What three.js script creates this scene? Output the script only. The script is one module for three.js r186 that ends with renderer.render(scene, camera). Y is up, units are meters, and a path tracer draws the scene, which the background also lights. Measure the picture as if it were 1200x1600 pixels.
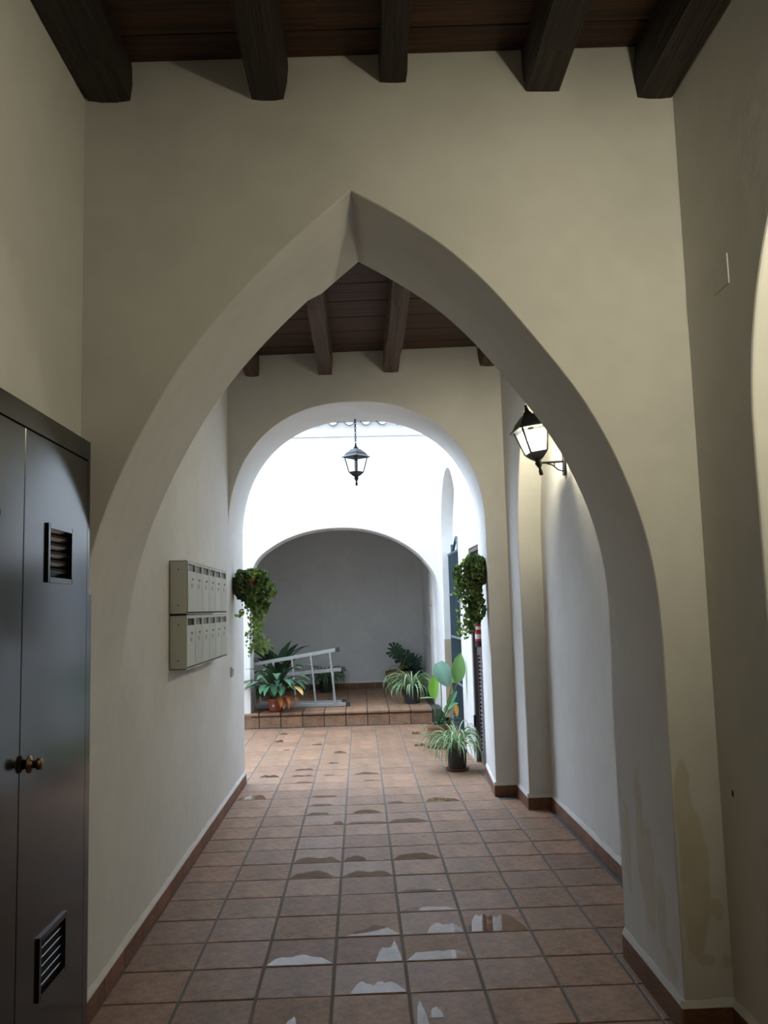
import * as THREE from 'three';
import { mergeGeometries, toCreasedNormals, mergeVertices } from 'three/addons/utils/BufferGeometryUtils.js';
import { RoundedBoxGeometry } from 'three/addons/geometries/RoundedBoxGeometry.js';

// ------------------------------------------------------------------ camera, sky, exposure
const scene = new THREE.Scene();
const camera = new THREE.PerspectiveCamera(61.49, 1200 / 1600, 0.05, 100);
camera.position.set(0, 1.5527, 0);
camera.rotation.set(0.1112, -0.0298, -0.0272, 'YXZ');
scene.add(camera);
const renderer = new THREE.WebGLRenderer({ antialias: true });
renderer.toneMapping = THREE.LinearToneMapping;
renderer.toneMappingExposure = 1.0;
renderer.shadowMap.enabled = true;
// an even, bright overcast sky; the courtyard is the only opening to it
scene.background = new THREE.Color().setRGB(0.78, 0.95, 1.2);
scene.backgroundIntensity = 10.0;
const LAMP_COLOR = new THREE.Color().setRGB(1.0, 0.9, 0.62);
const LAMP_ENTRANCE = 3.6, LAMP_PASSAGE = 2.45;      // candela

// ------------------------------------------------------------------ helpers
let seed = 20240611;
function rnd() { seed = (seed * 1664525 + 1013904223) >>> 0; return seed / 4294967296; }
const rr = (a, b) => a + (b - a) * rnd();
const V = (x, y, z) => new THREE.Vector3(x, y, z);
const taken = new Map();
function numbered(name) {
  const n = taken.get(name) ?? 0; taken.set(name, n + 1);
  return n ? name + '_' + String(n).padStart(3, '0') : name;
}
function shade(o) { o.traverse((m) => { if (m.isMesh) { m.castShadow = true; m.receiveShadow = true; } }); return o; }
function tag(o, label, category, group, kind) {
  o.userData.label = label; o.userData.category = category;
  if (group) o.userData.group = group;
  if (kind) o.userData.kind = kind;
  return o;
}
function thing(name, label, category, pos = [0, 0, 0], turn = 0, group, kind) {
  const o = new THREE.Group(); o.name = numbered(name);
  o.position.set(...pos); o.rotation.y = turn; scene.add(o);
  return tag(o, label, category, group, kind);
}
function part(name, geo, mat, parent, pos, rot) {
  const m = new THREE.Mesh(geo, mat); m.name = name;
  if (pos) m.position.set(...pos);
  if (rot) m.rotation.set(...rot);
  m.castShadow = m.receiveShadow = true;
  (parent ?? scene).add(m);
  return m;
}
function struct(name, label, category) { return thing(name, label, category, [0, 0, 0], 0, null, 'structure'); }
function box(x0, x1, y0, y1, z0, z1) {
  const g = new THREE.BoxGeometry(Math.abs(x1 - x0), Math.abs(y1 - y0), Math.abs(z1 - z0));
  // uv in metres
  const p = g.attributes.position, n = g.attributes.normal, uv = g.attributes.uv;
  g.translate((x0 + x1) / 2, (y0 + y1) / 2, (z0 + z1) / 2);
  for (let i = 0; i < p.count; i++) {
    const ax = Math.abs(n.getX(i)), ay = Math.abs(n.getY(i));
    if (ax > 0.5) uv.setXY(i, p.getZ(i), p.getY(i)); else if (ay > 0.5) uv.setXY(i, p.getX(i), p.getZ(i)); else uv.setXY(i, p.getX(i), p.getY(i));
  }
  return g;
}
function bar(a, b, w, h, up = V(0, 1, 0)) {           // a rectangular bar from a to b
  const d = b.clone().sub(a), L = d.length(); d.normalize();
  const s = new THREE.Vector3().crossVectors(d, up).normalize(), u = new THREE.Vector3().crossVectors(s, d);
  const g = new RoundedBoxGeometry(w, h, L, 1, Math.min(w, h) * 0.18);
  const m = new THREE.Matrix4().makeBasis(s, u, d.clone().negate()); m.setPosition(a.clone().add(b).multiplyScalar(0.5));
  return g.applyMatrix4(m);
}
function tube(pts, r, seg = 16, rad = 6) { return new THREE.TubeGeometry(new THREE.CatmullRomCurve3(pts.map((p) => Array.isArray(p) ? V(...p) : p)), seg, r, rad, false); }
function lathe(pts, seg = 20) { return new THREE.LatheGeometry(pts.map(([r, y]) => new THREE.Vector2(Math.max(r, 1e-4), y)), seg); }
function lat4(pts) { const g = lathe(pts, 4).toNonIndexed(); g.computeVertexNormals(); return g; }
// value noise that tiles
function makeNoise(n, s0) {
  let s = s0; const t = new Float32Array(n * n);
  for (let i = 0; i < t.length; i++) { s = (s * 1664525 + 1013904223) >>> 0; t[i] = s / 4294967296; }
  return (x, y) => {
    x = ((x % n) + n) % n; y = ((y % n) + n) % n;
    const i = Math.floor(x), j = Math.floor(y), a = x - i, b = y - j, u = a * a * (3 - 2 * a), v = b * b * (3 - 2 * b), I = (i + 1) % n, J = (j + 1) % n;
    return (t[j * n + i] * (1 - u) + t[j * n + I] * u) * (1 - v) + (t[J * n + i] * (1 - u) + t[J * n + I] * u) * v;
  };
}
function tex(w, h, f, srgb, repX = 1, repY = 1) {       // f(u, v) gives [r, g, b] 0..1
  const d = new Uint8Array(w * h * 4);
  for (let j = 0; j < h; j++) for (let i = 0; i < w; i++) {
    const c = f((i + 0.5) / w, (j + 0.5) / h), k = (j * w + i) * 4;
    for (let q = 0; q < 3; q++) d[k + q] = Math.max(0, Math.min(255, Math.round(c[q] * 255)));
    d[k + 3] = 255;
  }
  const t = new THREE.DataTexture(d, w, h, THREE.RGBAFormat);
  t.wrapS = t.wrapT = THREE.RepeatWrapping; t.magFilter = THREE.LinearFilter; t.minFilter = THREE.LinearMipmapLinearFilter; t.generateMipmaps = true;
  if (srgb) t.colorSpace = THREE.SRGBColorSpace;
  t.repeat.set(repX, repY); t.needsUpdate = true;
  return t;
}
const n8 = makeNoise(8, 11), n16 = makeNoise(16, 5), n32 = makeNoise(32, 77), n64 = makeNoise(64, 9), n128 = makeNoise(128, 3);
const g3 = (v) => [v, v, v];
const std = (o) => new THREE.MeshStandardMaterial(o);
const phys = (o) => new THREE.MeshPhysicalMaterial(o);
const lin = (r, g, b) => new THREE.Color().setRGB(r, g, b);

// ------------------------------------------------------------------ materials
const plasterBump = tex(512, 512, (u, v) => g3(0.45 * n16(u * 16, v * 16) + 0.25 * n32(u * 32, v * 32) + 0.2 * n64(u * 64, v * 64) + 0.1 * n128(u * 128, v * 128)), false, 0.8, 0.8);
const plasterMap = tex(512, 512, (u, v) => {
  const a = 0.83 + 0.025 * (n8(u * 8, v * 8) - 0.5) + 0.02 * (n32(u * 32, v * 32) - 0.5);
  return [a, a * 0.992, a * 0.972];
}, true, 0.45, 0.45);
const plaster = std({ map: plasterMap, bumpMap: plasterBump, bumpScale: 0.0016, roughness: 0.85 });
// damp stains on the pier of the pointed arch: patches with ragged outlines, in metres over a 4 m square
function stainPatch(x, y, list, k) {
  let s = 0;
  for (const [cx, cy, rx, ry, w] of list) {
    const wob = 0.55 * (n32(x * 22 + k, y * 9) - 0.5) + 0.35 * (n64(x * 46, y * 22 + k) - 0.5);
    const d = Math.hypot((x - cx) / rx, (y - cy) / ry) + wob;
    s = Math.max(s, w * Math.min(1, Math.max(0, (1.0 - d) / 0.14)));
  }
  return s;
}
function stained(list, k) {
  return tex(1024, 1024, (u, v) => {
    const x = u * 4, y = v * 4, a = 0.83 + 0.03 * (n8(u * 16, v * 16) - 0.5) + 0.02 * (n64(u * 64, v * 64) - 0.5);
    const s = stainPatch(x, y, list, k) * (0.75 + 0.5 * n64(x * 30, y * 14));
    return [a - 0.05 * s, a * 0.992 - 0.075 * s, a * 0.972 - 0.13 * s];
  }, true, 0.25, 0.25);
}
const frontStains = [[1.17, 0.72, 0.035, 0.26, 0.9], [1.205, 0.55, 0.05, 0.2, 0.9], [1.19, 0.4, 0.055, 0.16, 0.8], [1.27, 0.43, 0.03, 0.05, 0.8], [1.22, 0.26, 0.045, 0.025, 0.9], [1.29, 0.25, 0.02, 0.03, 0.7]];
const jambStains = [[0.42, 0.62, 0.05, 0.26, 0.7], [0.33, 0.42, 0.09, 0.2, 0.7], [0.2, 0.35, 0.06, 0.14, 0.6], [0.6, 0.5, 0.06, 0.2, 0.6], [0.12, 0.2, 0.06, 0.06, 0.6]];
const plasterFront = std({ map: stained(frontStains, 3), bumpMap: plasterBump, bumpScale: 0.0016, roughness: 0.85 });
const plasterJamb = std({ map: stained(jambStains, 31), bumpMap: plasterBump, bumpScale: 0.0016, roughness: 0.85 });

function clayTex(s, hue) {
  return tex(128, 128, (u, v) => {
    const a = 0.86 + 0.16 * (n8(u * 4 + s, v * 4) - 0.5) + 0.14 * (n32(u * 16 + s * 3, v * 16) - 0.5) + 0.12 * (n128(u * 64, v * 64 + s) - 0.5);
    return [a, a * (0.985 + hue), a * (0.97 + hue)];
  }, true);
}
const clayMaps = [clayTex(0, 0), clayTex(1.7, 0.01), clayTex(3.1, -0.02)];
const clayBump = tex(128, 128, (u, v) => g3(0.6 * n16(u * 8, v * 8) + 0.4 * n64(u * 48, v * 48)), false);
const tileTints = [[0.34, 0.2, 0.12], [0.31, 0.18, 0.105], [0.36, 0.215, 0.125], [0.30, 0.17, 0.1], [0.33, 0.19, 0.11]];
const tileMats = tileTints.map((c, i) => std({ color: lin(...c), map: clayMaps[i % 3], bumpMap: clayBump, bumpScale: 0.0012, roughness: 0.62 + 0.02 * i }));
const baseMats = [[0.27, 0.125, 0.07], [0.24, 0.11, 0.06], [0.30, 0.14, 0.075]].map((c, i) => std({ color: lin(...c), map: clayMaps[i], bumpMap: clayBump, bumpScale: 0.0015, roughness: 0.6 }));
const groutMat = std({ color: lin(0.12, 0.115, 0.108), roughness: 0.95, bumpMap: clayBump, bumpScale: 0.003 });
const stepGrout = std({ color: lin(0.05, 0.047, 0.043), roughness: 0.95 });
const waterMat = phys({ color: lin(0.72, 0.66, 0.6), roughness: 0.015, transmission: 1, thickness: 0, ior: 1.33 });

function woodTex(s, k) {
  return tex(256, 512, (u, v) => {
    const g = 0.5 * n32(u * 32 + s, v * 4 + s) + 0.3 * n128(u * 128, v * 8 + s) + 0.2 * n8(u * 8, v * 4 + s);
    const a = 0.62 + k * (g - 0.5);
    return [a, a * 0.94, a * 0.88];
  }, true);
}
const woodA = woodTex(1.3, 0.7), woodB = woodTex(5.1, 0.6), woodBump = tex(256, 512, (u, v) => g3(0.6 * n64(u * 64, v * 4) + 0.4 * n128(u * 128, v * 12)), false);
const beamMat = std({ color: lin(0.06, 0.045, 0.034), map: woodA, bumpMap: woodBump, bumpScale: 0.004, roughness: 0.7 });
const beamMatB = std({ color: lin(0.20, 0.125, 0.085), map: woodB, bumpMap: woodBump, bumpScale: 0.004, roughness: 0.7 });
const plankMats = [[0.15, 0.066, 0.034], [0.165, 0.075, 0.038], [0.135, 0.058, 0.03]].map((c, i) => std({ color: lin(...c), map: i % 2 ? woodB : woodA, bumpMap: woodBump, bumpScale: 0.002, roughness: 0.62 }));

const blackMetal = std({ color: lin(0.012, 0.013, 0.014), roughness: 0.5, metalness: 0.3 });
const cabinetBump = tex(256, 256, (u, v) => g3(0.7 * n16(u * 8, v * 8) + 0.3 * n64(u * 64, v * 64)), false);
const cabinetMat = phys({ color: lin(0.008, 0.008, 0.008), roughness: 0.16, metalness: 0, ior: 1.55, bumpMap: cabinetBump, bumpScale: 0.00012 });
const cabinetDark = std({ color: lin(0.006, 0.006, 0.006), roughness: 0.8 });
const brass = std({ color: lin(0.16, 0.11, 0.06), roughness: 0.4, metalness: 0.9 });
const mailMat = std({ color: lin(0.50, 0.52, 0.47), roughness: 0.5, metalness: 0.0 });
const mailMatB = std({ color: lin(0.46, 0.48, 0.44), roughness: 0.5 });
const mailHole = std({ color: lin(0.03, 0.03, 0.03), roughness: 0.8 });
const mailFlap = std({ color: lin(0.16, 0.165, 0.16), roughness: 0.5 });
const steel = std({ color: lin(0.4, 0.4, 0.4), roughness: 0.35, metalness: 0.8 });
const nameplateMat = std({ color: lin(0.36, 0.37, 0.34), roughness: 0.6 });
const alu = std({ color: lin(0.30, 0.295, 0.28), roughness: 0.55, metalness: 0.2 });
const rubber = std({ color: lin(0.03, 0.03, 0.03), roughness: 0.8 });
const gateMat = std({ color: lin(0.045, 0.075, 0.09), roughness: 0.5, metalness: 0.2 });
const railMat = std({ color: lin(0.16, 0.19, 0.2), roughness: 0.5 });
const louvreMat = std({ color: lin(0.11, 0.09, 0.09), roughness: 0.45, metalness: 0.1 });
const terracotta = std({ color: lin(0.42, 0.17, 0.10), map: clayMaps[0], roughness: 0.8 });
const terracottaRed = std({ color: lin(0.40, 0.10, 0.05), map: clayMaps[1], roughness: 0.7 });
const darkPot = std({ color: lin(0.03, 0.027, 0.025), roughness: 0.7 });
const soil = std({ color: lin(0.045, 0.03, 0.02), roughness: 1 });
const leafMat = (r, g, b, t = 0.25) => phys({ color: lin(r, g, b), roughness: t > 0 ? 0.9 : 0.5, transmission: t, thickness: 0, side: THREE.DoubleSide, vertexColors: true });
const stemMat = std({ color: lin(0.16, 0.20, 0.06), roughness: 0.7 });
const glassMat = phys({ color: lin(0.95, 0.97, 1), roughness: 0.02, transmission: 1, thickness: 0, ior: 1.45 });
const stoneBeige = std({ color: lin(0.60, 0.50, 0.36), map: plasterMap, bumpMap: plasterBump, bumpScale: 0.004, roughness: 0.8 });
const whitePlastic = std({ color: lin(0.6, 0.6, 0.58), roughness: 0.45 });
const redPaint = std({ color: lin(0.42, 0.02, 0.02), roughness: 0.35 });
const labelWhite = std({ color: lin(0.65, 0.62, 0.6), roughness: 0.6 });

// ------------------------------------------------------------------ wall builders
// wall in a plane x = c that faces -x; shape is drawn in (s, y) with s running from z0 towards -z; depth goes to +x
function wallX(shape, c, z0, depth, bevel = 0.01) {
  const g = new THREE.ExtrudeGeometry(shape, { depth: depth - bevel, curveSegments: 40, bevelEnabled: bevel > 0, bevelSize: bevel, bevelThickness: bevel, bevelOffset: -bevel, bevelSegments: 2 });
  g.translate(0, 0, bevel);
  g.applyMatrix4(new THREE.Matrix4().makeBasis(V(0, 0, -1), V(0, 1, 0), V(1, 0, 0)).setPosition(c, 0, z0));
  return g;
}
function curve2(pts, n) { return new THREE.SplineCurve(pts.map((p) => new THREE.Vector2(...p))).getPoints(n); }
// a wall across the passage with an arched opening; front and back outlines of the opening run from the left foot over the crown to the right foot
function archWall(x0, x1, top, F, B, zf, zb, bevel = 0.006) {
  const N = F.length;
  const nor = (C, i) => {
    const a = C[Math.max(0, i - 1)], b = C[Math.min(N - 1, i + 1)], d = b.clone().sub(a).normalize();
    return new THREE.Vector2(-d.y, d.x);            // away from the opening when running left foot > crown > right foot
  };
  const rings = [];
  for (const k of [0, 0.3, 1]) rings.push([F.map((p, i) => p.clone().addScaledVector(nor(F, i), bevel * (1 - Math.sin(k * Math.PI / 2)))), zf - bevel * (1 - Math.cos(k * Math.PI / 2))]);
  for (const k of [0.25, 0.5, 0.75]) rings.push([F.map((p, i) => p.clone().lerp(B[i], k)), zf + (zb - zf) * k]);
  for (const k of [1, 0.3, 0]) rings.push([B.map((p, i) => p.clone().addScaledVector(nor(B, i), bevel * (1 - Math.sin(k * Math.PI / 2)))), zb + bevel * (1 - Math.cos(k * Math.PI / 2))]);
  const pos = [], uv = [], idx = [];
  rings.forEach(([C, z]) => C.forEach((p, i) => { pos.push(p.x, p.y, z); uv.push((zf - z) + (i < N / 2 ? 2 : 0), p.y); }));
  for (let r = 0; r < rings.length - 1; r++) for (let i = 0; i < N - 1; i++) {
    const a = r * N + i, b = a + 1, c = a + N, d = c + 1;
    idx.push(a, b, c, b, d, c);
  }
  let soffit = new THREE.BufferGeometry();
  soffit.setAttribute('position', new THREE.Float32BufferAttribute(pos, 3)); soffit.setAttribute('uv', new THREE.Float32BufferAttribute(uv, 2)); soffit.setIndex(idx);
  soffit = toCreasedNormals(soffit, 0.25);
  const face = (C, z, flip) => {
    const pts = [new THREE.Vector2(x0, 0), new THREE.Vector2(x0, top), new THREE.Vector2(x1, top), new THREE.Vector2(x1, 0), ...C.slice().reverse()];
    const tri = THREE.ShapeUtils.triangulateShape(pts, []), P = [], U = [];
    for (const t of tri) {
      const ccw = THREE.ShapeUtils.area([pts[t[0]], pts[t[1]], pts[t[2]]]) > 0;
      for (const k of (ccw !== flip) ? t : [t[0], t[2], t[1]]) { P.push(pts[k].x, pts[k].y, z); U.push(pts[k].x, pts[k].y); }
    }
    const g = new THREE.BufferGeometry(); g.setAttribute('position', new THREE.Float32BufferAttribute(P, 3)); g.setAttribute('uv', new THREE.Float32BufferAttribute(U, 2)); g.computeVertexNormals();
    return g;
  };
  const front = face(rings[0][0], zf, false), back = face(rings[rings.length - 1][0], zb, true);
  const side = (g) => { const q = g.toNonIndexed(); return q; };
  const ends = [box(x0 - 0.002, x0, 0, top, zb, zf), box(x1, x1 + 0.002, 0, top, zb, zf), box(x0, x1, top, top + 0.002, zb, zf)].map(side);
  return { soffit, front, faces: mergeGeometries([back, ...ends]) };
}

// ------------------------------------------------------------------ entrance hall (behind and around the camera)
const ZF = -3.24, ZB = -3.95, ZR = -7.22, ZC = -8.12, ZS = -11.78, HC = 3.765;
const CLOSE = 3.0;                                   // the hall's rear wall
{
  const w = struct('wall_entrance_left', 'cream plaster wall above the black cabinet', 'wall');
  part('plaster_face', box(-1.5, -1.045, 0, 4.0, CLOSE, ZF), plaster, w);
}
{
  const w = struct('wall_entrance_rear', 'plain plaster wall behind the viewer', 'wall');
  part('plaster_face', box(-1.5, 2, 0, 4.0, CLOSE, CLOSE + 0.3), plaster, w);
}
{
  // right wall with a round blind arch; z from CLOSE to ZF
  const s = new THREE.Shape(), s0 = CLOSE - ZF;       // s = CLOSE - z
  const S = (z) => CLOSE - z, R = 1.1, cz = -1.657;
  s.moveTo(0, 0); s.lineTo(S(cz + R), 0); s.lineTo(S(cz + R), 2.1);
  s.absarc(S(cz), 2.1, R, Math.PI, 0, true);
  s.lineTo(S(cz - R), 0); s.lineTo(s0 + 0.06, 0); s.lineTo(s0 + 0.06, 4.0); s.lineTo(0, 4.0); s.closePath();
  const w = struct('wall_entrance_right', 'shaded plaster wall strip with an arched niche at the right edge', 'wall');
  part('plaster_face', wallX(s, 1.31, CLOSE, 0.2), plaster, w);
  part('niche_back', box(1.5, 1.75, 0, 4.0, CLOSE, ZF), plaster, w);
  part('screw_hole', new THREE.SphereGeometry(0.009, 8, 6).scale(0.3, 1.5, 0.9), rubber, w, [1.31, 0.862, -3.128]);
  part('cover_plate', new RoundedBoxGeometry(0.006, 0.11, 0.13, 1, 0.002), plaster, w, [1.309, 2.70, -2.92]);
  part('screw_hole', new THREE.SphereGeometry(0.008, 8, 6).scale(0.3, 1, 0.9), rubber, w, [1.5, 2.11, -2.62]);
}

// ------------------------------------------------------------------ pointed arch
{
  const rightF = [[0.0, 3.195], [0.13, 3.12], [0.26, 3.035], [0.39, 2.935], [0.54, 2.785], [0.715, 2.565], [0.868, 2.35], [0.982, 2.13], [1.068, 1.89], [1.113, 1.67], [1.13, 1.42], [1.13, 1.1]];
  const leftF = [[0.0, 3.195], [-0.105, 3.105], [-0.215, 3.008], [-0.33, 2.898], [-0.448, 2.775], [-0.565, 2.638], [-0.676, 2.485], [-0.805, 2.262], [-0.908, 2.045], [-0.985, 1.835], [-1.04, 1.6], [-1.078, 1.33], [-1.095, 1.02]];
  const R = curve2(rightF, 36), L = curve2(leftF, 36).reverse();
  const F = [new THREE.Vector2(-1.095, 0), new THREE.Vector2(-1.095, 0.5), ...L.slice(0, -1), ...R, new THREE.Vector2(1.13, 0.6), new THREE.Vector2(1.13, 0)];
  const B = F.map((p) => new THREE.Vector2(p.x + (p.x > -0.2 && p.y > 1.2 ? 0.028 * Math.min(1, (p.y - 1.2) / 0.8) : 0), p.y));
  const a = archWall(-1.5, 1.75, 4.0, F, B, ZF, ZB);
  const w = struct('wall_pointed_arch', 'cream plaster wall pierced by the tall pointed arch', 'wall');
  part('front_face', a.front, plasterFront, w); part('arch_soffit', a.soffit, plasterJamb, w); part('rear_face', a.faces, plaster, w);
}
// ------------------------------------------------------------------ vaulted passage between the two arches
{
  const w = struct('wall_passage_left', 'long white plaster wall carrying the letter boxes', 'wall');
  part('plaster_face', box(-1.6, -1.0945, 0, 4.0, ZF - 0.02, ZC + 0.02), plaster, w);
}
{
  const S = (z) => ZB - z, cz = -5.36, R = 1.37, s = new THREE.Shape(), s1 = S(ZR);
  s.moveTo(0, 0); s.lineTo(S(cz + R), 0); s.lineTo(S(cz + R), 1.95); s.absarc(S(cz), 1.95, R, Math.PI, 0, true);
  s.lineTo(S(cz - R), 0); s.lineTo(s1 + 0.06, 0); s.lineTo(s1 + 0.06, 4.0); s.lineTo(0, 4.0); s.closePath();
  const w = struct('wall_passage_right', 'white plaster wall with a shallow round niche behind the lit lantern', 'wall');
  part('plaster_face', wallX(s, 1.25, ZB, 0.19), plaster, w);
  part('niche_back', box(1.43, 1.75, 0, 4.0, ZB, ZR), plaster, w);
}
// ------------------------------------------------------------------ round arch to the courtyard
{
  const sup = (cx, a, y0, b, e, n) => { const o = []; for (let i = 0; i <= n; i++) { const t = Math.PI * (1 - i / n), c = Math.cos(t), s = Math.sin(t); o.push(new THREE.Vector2(cx + a * Math.sign(c) * Math.abs(c) ** (2 / e), y0 + b * s ** (2 / e))); } return o; };
  const mk = (cx, a, b) => [new THREE.Vector2(cx - a, 0), new THREE.Vector2(cx - a, 1), ...sup(cx, a, 2.2, b, 2.25, 56), new THREE.Vector2(cx + a, 1), new THREE.Vector2(cx + a, 0)];
  const a = archWall(-5.6, 1.75, 4.3, mk(-0.012, 1.083, 1.115), mk(0.016, 1.111, 1.15), ZR, ZC);
  const w = struct('wall_round_arch', 'white plaster wall with the wide round arch to the courtyard', 'wall');
  part('front_face', a.front, plaster, w); part('arch_soffit', a.soffit, plaster, w); part('rear_face', a.faces, plaster, w);
}

{
  const w = struct('wall_upper_storey', 'plaster upper storey of the house above the passage', 'wall');
  part('plaster_face', box(-5.6, 1.75, 4.31, 7.2, ZC, ZC + 0.35), plaster, w);
  const e = struct('wall_upper_right', 'plaster upper storey of the house right of the courtyard', 'wall');
  part('plaster_face', box(1.15, 1.5, 4.26, 6.6, ZC, ZS), plaster, e);
}
// ------------------------------------------------------------------ ceilings: planks over beams
function beamGeo(w, h, L, k, taper = 0) {
  const g = new THREE.BoxGeometry(w, h, L, 3, 3, 26), p = g.attributes.position, q = V(0, 0, 0);
  for (let i = 0; i < p.count; i++) {
    q.fromBufferAttribute(p, i);
    const ex = Math.abs(q.x) / (w / 2), ey = Math.abs(q.y) / (h / 2), round = ex > 0.9 && ey > 0.9 ? 0.9 : 1;
    const n = n64(q.z * 5 + k * 3.3 + q.x * 9, q.y * 11 + k) - 0.5, m = n64(q.z * 3 + k * 7, q.x * 12 + 4) - 0.5;
    p.setXYZ(i, q.x * round * (1 + (q.y / h + 0.5) * taper) + n * 0.014, q.y * (ey > 0.9 && ex > 0.9 ? 0.95 : 1) + m * 0.012, q.z);
  }
  const uv = g.attributes.uv, nn = g.attributes.normal;
  for (let i = 0; i < p.count; i++) {
    const u = Math.abs(nn.getX(i)) > 0.5 ? p.getY(i) : p.getX(i);
    uv.setXY(i, u * 2.2 + k * 0.37, p.getZ(i) * 0.7);
  }
  return toCreasedNormals(mergeVertices(g), 0.9);
}
function planks(parent, z0, z1, y, wide) {
  let k = 0;
  for (let z = z0; z > z1 + 0.01; z -= wide, k++) {
    const a = z - 0.003, b = Math.max(z1, z - wide) + 0.003, g = new RoundedBoxGeometry(3.2, 0.03, a - b, 1, 0.003);
    const p = g.attributes.position, uv = g.attributes.uv;
    for (let i = 0; i < p.count; i++) uv.setXY(i, (p.getZ(i)) * 3 + k * 0.31, p.getX(i) * 0.6 + k * 0.23);
    part('plank', g, plankMats[k % 3], parent, [0.1, y + 0.015 + 0.002 * (k % 2), (a + b) / 2], [0, 0, 0.025]);
  }
}
{
  const c = struct('ceiling_entrance', 'dark brown beam and plank ceiling over the entrance hall', 'ceiling');
  planks(c, CLOSE, ZF, HC, 0.19);
  part('roof_slab', box(-1.5, 1.75, 4.0, 4.2, CLOSE + 0.3, ZF), plaster, c);
  const L = CLOSE - ZF, zc = (CLOSE + ZF) / 2;
  const bs = [[-1.045, -0.856, 3.575, 0], [-0.395, -0.25, 3.575, 0.25], [0.123, 0.236, 3.647, 0.02], [0.705, 0.855, 3.60, 0.1], [1.159, 1.31, 3.57, 0]];
  bs.forEach(([x0, x1, yb, tp], i) => {
    const top = HC + 0.025, h = top - yb;
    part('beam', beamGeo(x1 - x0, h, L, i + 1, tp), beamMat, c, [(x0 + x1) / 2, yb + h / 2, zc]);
  });
}
{
  const c = struct('ceiling_passage', 'brown beam and plank ceiling seen through the pointed arch', 'ceiling');
  planks(c, ZB, ZR, HC - 0.01, 0.17);
  part('roof_slab', box(-1.6, 1.75, 4.0, 4.2, ZF, ZC), plaster, c);
  const L = ZB - ZR, zc = (ZB + ZR) / 2;
  const bs = [[-0.94, -0.822, 3.55], [-0.318, -0.192, 3.552], [0.243, 0.38, 3.568], [0.72, 0.84, 3.6], [1.068, 1.217, 3.605]];
  bs.filter((b, i) => i !== 3).forEach(([x0, x1, yb], i) => {
    const top = HC + 0.015, h = top - yb;
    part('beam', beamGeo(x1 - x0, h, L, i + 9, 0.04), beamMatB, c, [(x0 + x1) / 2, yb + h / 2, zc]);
  });
}

// ------------------------------------------------------------------ tiled floor
const TP = 0.31, TX0 = -0.7724, TZ0 = -3.6818;       // tile pitch and one joint crossing
function tileGeo(w, d, t = 0.02, ch = 0.0035) {
  const X = w / 2, Z = d / 2, P = [], U = [], quad = (a, b, c, e) => { for (const q of [a, b, c, a, c, e]) { P.push(...q); U.push(q[0] / w + 0.5, q[2] / d + 0.5); } };
  const T = [[-X + ch, 0, Z - ch], [X - ch, 0, Z - ch], [X - ch, 0, -Z + ch], [-X + ch, 0, -Z + ch]];
  const M = [[-X, -ch * 0.7, Z], [X, -ch * 0.7, Z], [X, -ch * 0.7, -Z], [-X, -ch * 0.7, -Z]], D = M.map(([a, , c]) => [a, -t, c]);
  quad(...T);
  for (let i = 0; i < 4; i++) { const j = (i + 1) % 4; quad(M[i], M[j], T[j], T[i]); quad(D[i], D[j], M[j], M[i]); }
  const g = new THREE.BufferGeometry(); g.setAttribute('position', new THREE.Float32BufferAttribute(P, 3)); g.setAttribute('uv', new THREE.Float32BufferAttribute(U, 2)); g.computeVertexNormals();
  return g;
}
const tileCache = new Map();
function tileAt(parent, xa, xb, za, zb, y, name = 'floor_tile') {   // joints already taken off
  const w = Math.round((xb - xa) * 1000) / 1000, d = Math.round((za - zb) * 1000) / 1000;
  if (w < 0.02 || d < 0.02) return;
  const key = w + 'x' + d; if (!tileCache.has(key)) tileCache.set(key, tileGeo(w, d));
  part(name, tileCache.get(key), tileMats[Math.floor(rnd() * 5)], parent, [(xa + xb) / 2, y + rr(-0.0012, 0.0008), (za + zb) / 2], [rr(-0.0035, 0.0035), 0, rr(-0.0035, 0.0035)]);
}
const floor = struct('floor', 'terracotta tiled floor running from the hall out to the courtyard', 'floor');
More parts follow.
